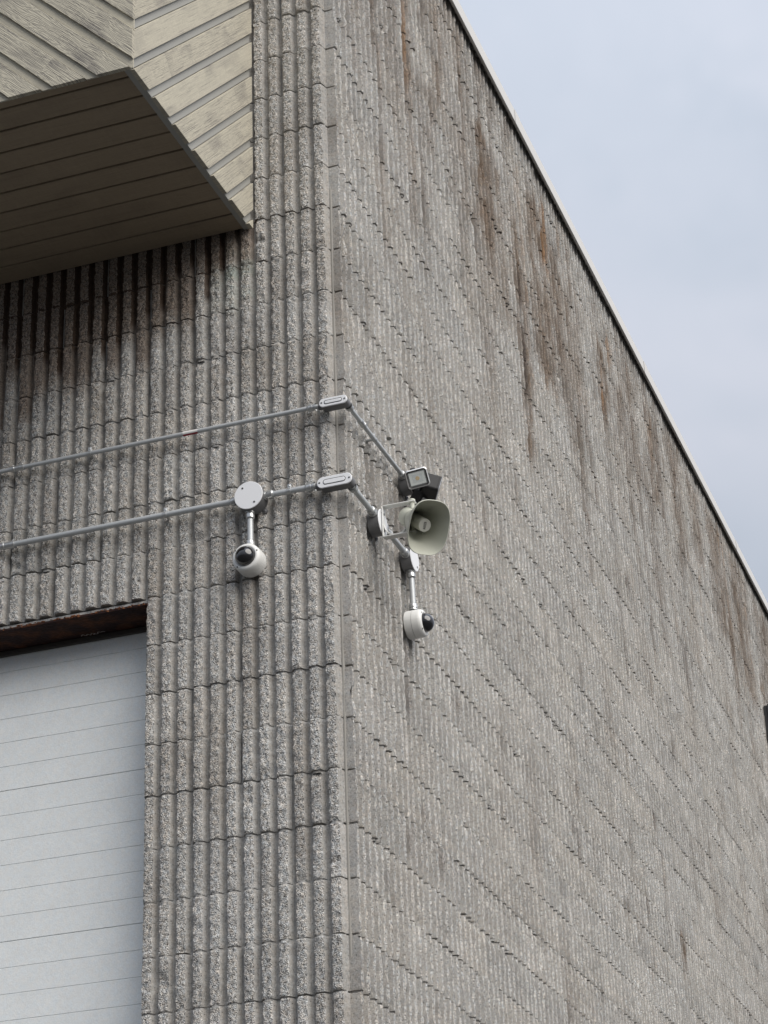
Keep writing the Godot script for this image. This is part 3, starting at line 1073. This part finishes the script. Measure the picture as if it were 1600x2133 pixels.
func dome_camera(label: String, at: Vector3, out: Vector3) -> void:
	# at: centre of the back plate, on the wall
	var root := thing("dome_camera", label, "security camera", at, "white dome cameras hanging from conduit")
	part("back_box", lathe(out * 0.002, out, [[0.0, 0.0], [0.0, 0.056], [0.0, 0.056], [0.003, 0.0585], [0.031, 0.0585], [0.031, 0.0585], [0.031, 0.04]], 48), mats["camera_white"], root)
	part("seam", lathe(out * 0.0325, out, [[0.0, 0.057], [0.0022, 0.057], [0.0022, 0.057], [0.0022, 0.03]], 48), mats["gasket"], root)
	part("housing", lathe(out * 0.0345, out, [[0.0, 0.04], [0.0, 0.0585], [0.0, 0.0585], [0.024, 0.0580], [0.031, 0.0565], [0.037, 0.0535], [0.0405, 0.0490], [0.0415, 0.0440], [0.0405, 0.0415], [0.0385, 0.0405], [0.0385, 0.0405], [0.036, 0.0]], 56), mats["camera_white"], root)
	var dome := []
	for k in 11:
		var t := PI / 2 * k / 10.0
		dome.append([0.0725 + 0.0015 + sin(t) * 0.0385, cos(t) * 0.0395])
	part("dome", lathe(Vector3.ZERO, out, dome, 48), mats["dome_black"], root)
	var fr := frame_of(Vector3.ZERO, out)
	for t in [0.35, 2.5, 4.0]:
		part("screw", lathe(fr * Vector3(cos(t) * 0.0505, sin(t) * 0.0505, 0.0735), out, [[0.0, 0.003], [0.0018, 0.003], [0.0018, 0.003], [0.0018, 0.0]], 10), mats["screw_dark"], root)
	# the label field on the side of the housing
	var up := fr * Vector3(0.25, 0.97, 0).normalized()
	var fl := Transform3D(Basis(out.cross(up) * -1.0, out * -1.0, up).orthonormalized(), up * 0.0575 + out * 0.052)
	part("label_field", prism(rounded(0.013, 0.010, 0.003, 3), fl, -0.002, 0.0016, 0.0006), mats["camera_white"], root)

func squircle(hw: float, hh: float, n: float, segs: int) -> Array:
	var p := []
	for k in segs + 1:
		var t := TAU * k / segs
		var c := cos(t)
		var s := sin(t)
		p.append(Vector2(signf(c) * pow(absf(c), 2.0 / n) * hw, signf(s) * pow(absf(s), 2.0 / n) * hh))
	return p

func horn_speaker() -> void:
	var pivot := Vector3(0.261, Y0 - 2.400, -0.262)
	var dir := Vector3(0.56, -0.59, 0.58).normalized()
	var root := thing("horn_speaker", "beige grey horn loudspeaker with a squarish mouth on a metal bracket", "loudspeaker", pivot)
	var fr := frame_of(Vector3.ZERO, dir, 0.05)
	var segs := 56
	# [distance along the axis, half width, half height, squareness]
	var inner := [[-0.085, 0.028, 0.028, 2.0], [-0.055, 0.031, 0.032, 2.1], [-0.02, 0.039, 0.043, 2.4], [0.02, 0.049, 0.058, 2.8], [0.06, 0.063, 0.078, 2.8], [0.095, 0.075, 0.097, 2.8], [0.112, 0.080, 0.1045, 2.8]]
	var s := Shell.new()
	var prev := -1
	var rings := []
	for q in inner:
		rings.append(q)
	rings.append([0.1155, 0.0810, 0.1055, 2.8])
	rings.append([0.1150, 0.0835, 0.1080, 2.8])
	rings.append([0.1100, 0.0840, 0.1085, 2.8])
	for k in range(inner.size() - 2, -1, -1):
		var q: Array = inner[k]
		rings.append([q[0], q[1] + 0.0045, q[2] + 0.0045, q[3]])
	for q in rings:
		var first := s.v.size()
		for p in squircle(q[1], q[2], q[3], segs):
			s.add(fr * Vector3(p.x, p.y, q[0]))
		if prev >= 0:
			for k in segs:
				s.quad(prev + k, first + k, first + k + 1, prev + k + 1)
		prev = first
	part("horn", s.mesh(), mats["horn_beige"], root)
	part("throat", lathe(dir * -0.086, dir, [[0.0, 0.0], [0.0, 0.036], [0.0, 0.036], [0.004, 0.031], [0.004, 0.0]], 32), mats["horn_beige"], root)
	part("driver_cover", lathe(dir * -0.088, -dir, [[-0.03, 0.037], [0.0, 0.040], [0.015, 0.041], [0.026, 0.038], [0.03, 0.030], [0.03, 0.0]], 32), mats["horn_beige"], root)
	var plug := part("centre_plug", lathe(dir * -0.083, dir, [[0.0, 0.027], [0.09, 0.0265], [0.150, 0.026], [0.154, 0.0245], [0.154, 0.0245], [0.1542, 0.0]], 36), mats["horn_plug"], root)
	# maker's lettering across the plug
	var tm := TextMesh.new()
	tm.text = "AXIS"
	tm.font_size = 16
	tm.pixel_size = 0.00085
	tm.depth = 0.0006
	var sf := SystemFont.new()
	sf.font_names = PackedStringArray(["Droid Sans"])
	sf.font_weight = 700
	tm.font = sf
	var letters := part("lettering", tm, mats["print_black"], plug)
	letters.transform = fr * Transform3D(Basis(Vector3(0, 0, 1), PI / 2), Vector3(0, 0, 0.0715))
	for q in [Vector2(0.012, 0.052), Vector2(-0.038, 0.016), Vector2(0.03, -0.045)]:
		part("bolt", lathe(fr * Vector3(q.x, q.y, -0.012), dir, [[0.0, 0.008], [0.018, 0.0075], [0.018, 0.0075], [0.018, 0.0045], [0.010, 0.0045], [0.010, 0.0]], 14), mats["horn_beige"], root)
	# bracket: plate on the box cover, two arms, curved brace, pivots
	var b := Shell.new()
	var plate_x := 0.1095 - pivot.x
	var zc := -0.290 - pivot.z
	var yc := 0.038
	var fx := Transform3D(Basis(Vector3(0, 0, -1), Vector3.UP, Vector3(1, 0, 0)), Vector3(plate_x, yc, zc))
	prism_into(b, rounded(0.017, 0.068, 0.006, 4), fx, 0.0, 0.003, 0.0006)
	for k in [-1, 1]:
		prism_into(b, rect(-0.016, -0.0015, 0.016, 0.0015), Transform3D(Basis(Vector3(0, 0, -1), Vector3.UP, Vector3(1, 0, 0)), Vector3(plate_x + 0.002, yc + k * 0.0665, zc)), 0.0, 0.133, 0.0005)
	var bracket := part("bracket", b.mesh(), mats["camera_white"], root)
	var br := Shell.new()
	var last := -1
	for k in 15:
		var t := PI * k / 14.0
		var c := Vector3(plate_x + 0.055 - cos(t) * 0.050, yc - 0.012 - sin(t) * 0.050, zc)
		var first := br.v.size()
		for j in 9:
			var a := TAU * j / 8.0
			br.add(c + Vector3(-cos(t), -sin(t), 0) * cos(a) * 0.003 + Vector3(0, 0, 1) * sin(a) * 0.010)
		if last >= 0:
			for j in 8:
				br.quad(last + j, first + j, first + j + 1, last + j + 1)
		last = first
	part("brace", br.mesh(), mats["camera_white"], bracket)
	for k in [-1, 1]:
		part("pivot_knob", lathe(Vector3(plate_x + 0.121, yc + k * 0.060, zc), Vector3(0, k, 0), [[-0.025, 0.009], [0.008, 0.009], [0.008, 0.009], [0.010, 0.013], [0.017, 0.013], [0.019, 0.010], [0.019, 0.0]], 16), mats["horn_beige"], root)
	for k in [-1, 1]:
		part("slot_screw", lathe(fx * Vector3(0.0, k * 0.036, 0.003), Vector3(1, 0, 0), [[0.0, 0.005], [0.002, 0.0045], [0.002, 0.0045], [0.002, 0.0]], 12), mats["screw_dark"], bracket)

func lamp_head(parent: Node3D, at: Vector3, dir: Vector3, roll: float, hw: float, hh: float, dep := 0.038) -> void:
	var fr := frame_of(at, dir, roll)
	var head := part("lamp_head", prism(rounded(hw, hh, 0.012, 5), fr, -dep, -0.004, 0.003), mats["black_housing"], parent)
	# cooling fins on the back
	var fins := Shell.new()
	for k in 6:
		var x := lerpf(-hw + 0.014, hw - 0.014, k / 5.0)
		prism_into(fins, rect(x - 0.0015, -hh + 0.012, x + 0.0015, hh - 0.012), fr, -dep - 0.012, -dep + 0.002, 0.0004)
	part("cooling_fins", fins.mesh(), mats["black_housing"], head)
	# black shroud, a thin bright rim on it and a sunk reflector
	var bz := Shell.new()
	var rim := Shell.new()
	var o := rounded(hw + 0.001, hh + 0.001, 0.013, 5)
	var j := rounded(hw - 0.0035, hh - 0.0035, 0.010, 5)
	var i := rounded(hw - 0.0085, hh - 0.0085, 0.006, 5)
	var n := o.size()
	for k in n:
		var m := (k + 1) % n
		bz.face([fr * Vector3(o[k].x, o[k].y, -0.006), fr * Vector3(o[m].x, o[m].y, -0.006), fr * Vector3(o[m].x, o[m].y, 0.002), fr * Vector3(o[k].x, o[k].y, 0.002)])
		rim.face([fr * Vector3(o[k].x, o[k].y, 0.002), fr * Vector3(o[m].x, o[m].y, 0.002), fr * Vector3(j[m].x, j[m].y, 0.0045), fr * Vector3(j[k].x, j[k].y, 0.0045)])
		bz.face([fr * Vector3(j[k].x, j[k].y, 0.0045), fr * Vector3(j[m].x, j[m].y, 0.0045), fr * Vector3(i[m].x, i[m].y, 0.0), fr * Vector3(i[k].x, i[k].y, 0.0)])
		bz.face([fr * Vector3(i[k].x, i[k].y, 0.0), fr * Vector3(i[m].x, i[m].y, 0.0), fr * Vector3(i[m].x * 0.9, i[m].y * 0.9, -0.0035), fr * Vector3(i[k].x * 0.9, i[k].y * 0.9, -0.0035)])
	part("shroud", bz.mesh(), mats["black_housing"], head)
	part("bezel", rim.mesh(), mats["chrome"], head)
	var rf := Shell.new()
	var a := rect(-hw + 0.013, -hh + 0.013, hw - 0.013, hh - 0.013)
	var c := rect(-hw * 0.48, -hh * 0.44, hw * 0.48, hh * 0.44)
	for k in 4:
		var m := (k + 1) % 4
		rf.face([fr * Vector3(a[k].x, a[k].y, -0.003), fr * Vector3(a[m].x, a[m].y, -0.003), fr * Vector3(c[m].x, c[m].y, -0.0035 - 0.0), fr * Vector3(c[k].x, c[k].y, -0.0035)])
	part("reflector", rf.mesh(), mats["lamp_reflector"], head)
	part("lamp_board", prism(c, fr, -0.0038, -0.0030, 0.0003), mats["lamp_board"], head)
	part("lamp_chip", lathe(fr * Vector3(0, 0, -0.003), fr.basis.z, [[0.0, 0.0085], [0.0012, 0.008], [0.0012, 0.008], [0.0014, 0.0]], 20), mats["lamp_chip"], head)
	part("lens", prism(rounded(hw - 0.0092, hh - 0.0092, 0.006, 4), fr, 0.0005, 0.0015, 0.0002), mats["lamp_glass"], head)

func flood_light() -> void:
	var at := Vector3(0.1075, Y0 - 1.985, -0.705)
	var root := thing("flood_light", "black twin-head flood light with motion sensor on a round box", "flood light", at)
	part("mounting_plate", lathe(Vector3.ZERO, Vector3(1, 0, 0), [[0.0, 0.0], [0.0, 0.060], [0.0, 0.060], [0.012, 0.059], [0.020, 0.050], [0.022, 0.040], [0.022, 0.0]], 36), mats["black_housing"], root)
	var h1 := Vector3(0.190, Y0 - 2.081, -0.500) - at
	var h2 := Vector3(0.215, Y0 - 2.050, -0.690) - at
	var d1 := Vector3(0.36, -0.42, 0.83)
	var d2 := Vector3(0.88, -0.30, -0.42)
	var k1 := Vector3(0.045, -0.02, 0.05)
	part("arm", rod(Vector3(0.015, 0.0, 0.02), k1, 0.012, 16), mats["black_housing"], root)
	part("arm", rod(k1, h1 - d1.normalized() * 0.044, 0.010, 16), mats["black_housing"], root)
	var k2 := Vector3(0.055, -0.025, -0.01)
	part("arm", rod(Vector3(0.015, 0.0, -0.02), k2, 0.012, 16), mats["black_housing"], root)
	part("arm", rod(k2, h2 - d2.normalized() * 0.044, 0.011, 16), mats["black_housing"], root)
	lamp_head(root, h1, d1, 0.26, 0.045, 0.038)
	lamp_head(root, h2, d2, -0.2, 0.048, 0.040, 0.062)
	var sd := Vector3(0.62, -0.62, 0.30).normalized()
	var sa := Vector3(0.150, Y0 - 2.085, -0.69) - at
	var fs := frame_of(sa, sd)
	part("arm", rod(Vector3(0.014, -0.03, 0.0), sa - sd * 0.02, 0.013, 16), mats["black_housing"], root)
	var sen := part("motion_sensor", prism(rounded(0.036, 0.030, 0.008, 4), fs, -0.040, 0.012, 0.005), mats["black_housing"], root)
	part("sensor_lens", prism(rounded(0.020, 0.013, 0.005, 4), fs, 0.011, 0.018, 0.004), mats["sensor_lens"], sen)

func fittings() -> void:
	var yu := Y0 - 1.974
	var yl := Y0 - 2.318
	var zf := Vector3(0, 0, 1)
	var xf := Vector3(1, 0, 0)
	# upper run on the door side
	var u := conduit("thin conduit with a red label crossing the wall above the door", Vector3(-3.9, yu, 0.031), Vector3(-0.034, yu, 0.031), 0.0092)
	coupling(u, Vector3(2.53, 0, 0), Vector3(2.59, 0, 0), 0.0092)
	strap(u, Vector3(2.884, 0, 0), xf, 0.0092, zf)
	strap(u, Vector3(1.3, 0, 0), xf, 0.0092, zf)
	connector(u, Vector3(3.858, 0, 0), Vector3(-1, 0, 0), 0.0092, 0.034)
	var lab := part("label_sleeve", lathe(Vector3(3.295, 0, 0), xf, [[0.0, 0.0095], [0.064, 0.0095]], 20), mats["label_white"], u)
	part("red_band", arc_strip(Vector3(3.2955, 0, 0), xf, 0.063, 0.0098, -1.7, -0.75), mats["label_red"], lab)
	conduit_body("smaller cast conduit body where the upper pipe turns the corner", -0.018, 0.096, yu - 0.004, 0.0175, 0.080, 0.0092)
	# upper run on the stained wall
	var u2 := conduit("thin conduit from the corner to the black flood light", Vector3(0.080, yu - 0.004, 0.004), Vector3(0.080, yu - 0.004, -0.652), 0.0092)
	connector(u2, Vector3(0, 0, -0.008), Vector3(0, 0, -1), 0.0092, 0.026)
	coupling(u2, Vector3(0, 0, -0.135), Vector3(0, 0, -0.185), 0.0080, false)
	strap(u2, Vector3(0, 0, -0.305), Vector3(0, 0, -1), 0.0092, xf)
	connector(u2, Vector3(0, 0, -0.652), Vector3(0, 0, 1), 0.0092, 0.03)
	round_box("grey round box behind the black flood light", Vector3(WX, Y0 - 1.985, -0.705), xf, 0.052, 0.046)
	flood_light()
	# lower run on the door side
	var l1 := conduit("thick conduit running from the left up to the round box above the camera", Vector3(-3.9, yl, 0.034), Vector3(-0.369, yl, 0.034), 0.0117)
	coupling(l1, Vector3(2.50, 0, 0), Vector3(2.565, 0, 0), 0.0117)
	strap(l1, Vector3(3.222, 0, 0), xf, 0.0117, zf)
	strap(l1, Vector3(1.3, 0, 0), xf, 0.0117, zf)
	connector(l1, Vector3(3.531, 0, 0), Vector3(-1, 0, 0), 0.0117, 0.032)
	round_box("round box with white cover above the dome camera on the door wall", Vector3(-0.313, Y0 - 2.322, 0.0), zf, 0.0575, 0.062, 2.2)
	var l2 := conduit("short thick conduit between the round box and the corner fitting", Vector3(-0.257, yl - 0.001, 0.034), Vector3(-0.048, yl - 0.003, 0.034), 0.0117)
	connector(l2, Vector3.ZERO, xf, 0.0117, 0.036)
	strap(l2, Vector3(0.100, -0.001, 0), xf, 0.0117, zf)
	connector(l2, Vector3(0.205, -0.002, 0), Vector3(-1, 0, 0), 0.0117, 0.036)
	conduit_body("larger cast conduit body where the lower pipe turns the corner", -0.034, 0.106, yl - 0.006, 0.0225, 0.084, 0.0117)
	var s1 := conduit("short upright conduit holding the dome camera beside the door", Vector3(-0.320, Y0 - 2.379, 0.034), Vector3(-0.320, Y0 - 2.530, 0.034), 0.0117)
	connector(s1, Vector3.ZERO, Vector3.DOWN, 0.0117, 0.03)
	connector(s1, Vector3(0, -0.151, 0), Vector3.UP, 0.0117, 0.03)
	dome_camera("white dome camera hanging on the door wall, facing out", Vector3(-0.325, Y0 - 2.583, 0.0), zf)
	# lower run on the stained wall
	var yr := Y0 - 2.330
	var l3 := conduit("thick conduit from the corner fitting to the horn speaker box", Vector3(0.084, yr, 0.0), Vector3(0.084, yr - 0.004, -0.243), 0.0117)
	connector(l3, Vector3(0, 0, -0.006), Vector3(0, 0, -1), 0.0117, 0.03)
	connector(l3, Vector3(0, -0.004, -0.243), Vector3(0, 0, 1), 0.0117, 0.034)
	round_box("round box that carries the horn speaker bracket", Vector3(WX, Y0 - 2.355, -0.298), xf, 0.053, 0.046, 1.9)
	horn_speaker()
	var l4 := conduit("thick conduit passing behind the horn speaker to the next box", Vector3(0.084, yr - 0.008, -0.350), Vector3(0.084, yr - 0.012, -0.633), 0.0117)
	connector(l4, Vector3.ZERO, Vector3(0, 0, -1), 0.0117, 0.034)
	connector(l4, Vector3(0, -0.004, -0.283), Vector3(0, 0, 1), 0.0117, 0.036)
	round_box("round box with white cover below the horn speaker", Vector3(WX, Y0 - 2.345, -0.684), xf, 0.052, 0.046, 2.3)
	var s2 := conduit("short upright conduit holding the camera on the stained wall", Vector3(0.084, Y0 - 2.396, -0.690), Vector3(0.084, Y0 - 2.566, -0.700), 0.0117)
	connector(s2, Vector3.ZERO, Vector3.DOWN, 0.0117, 0.03)
	connector(s2, Vector3(0, -0.170, -0.010), Vector3.UP, 0.0117, 0.03)
	dome_camera("white dome camera hanging on the stained side wall", Vector3(WX, Y0 - 2.622, -0.712), xf)
	# dark wall lamp far along the side wall
	var w := thing("wall_lamp", "dark bronze box lamp far along the stained wall", "wall lamp", Vector3(WX, Y0 - 0.16, -9.86))
	var fr := Transform3D(Basis(Vector3(0, 0, -1), Vector3.UP, Vector3(1, 0, 0)), Vector3.ZERO)
	part("back_plate", prism(rect(-0.19, 0.0, 0.19, 0.44), fr, 0.001, 0.03, 0.003), mats["dark_bronze"], w)
	part("housing", prism(rounded(0.20, 0.225, 0.02, 3, Vector2(0, 0.23)), fr, 0.03, 0.20, 0.02), mats["dark_bronze"], w)
	part("lens", prism(rect(-0.15, -0.012, 0.15, 0.006), fr, 0.05, 0.18, 0.003), mats["frosted"], w)

func arc_strip(at: Vector3, axis: Vector3, l: float, r: float, a0: float, a1: float) -> ArrayMesh:
	var s := Shell.new()
	var prev := -1
	for k in 9:
		var t := lerpf(a0, a1, k / 8.0)
		var o := Vector3(0, sin(t), cos(t)) * r
		var first := s.add(at + o)
		s.add(at + o + axis * l)
		if prev >= 0:
			s.quad(prev, prev + 1, first + 1, first)
		prev = first
	return s.mesh()

func ground() -> void:
	var s := Shell.new()
	s.face([Vector3(-900, 0, 900), Vector3(900, 0, 900), Vector3(900, 0, -900), Vector3(-900, 0, -900)])
	var o := part("ground", s.mesh(), mats["asphalt"], self)
	o.set_meta("kind", "structure")
	o.set_meta("label", "grey asphalt yard below the walls")
	o.set_meta("category", "ground")

func _ready() -> void:
	rng.seed = 20240
	for q in [[n_rough, 7, 1.0, 2], [n_fine, 8, 1.0, 2], [n_edge, 9, 1.0, 2], [n_grime, 10, 1.0, 3]]:
		q[0].seed = q[1]
		q[0].noise_type = FastNoiseLite.TYPE_SIMPLEX_SMOOTH
		q[0].frequency = q[2]
		q[0].fractal_octaves = q[3]
	view()
	materials()
	make_stains_and_marks()
	make_runs()
	ground()
	walls()
	canopy()
	door()
	fittings()
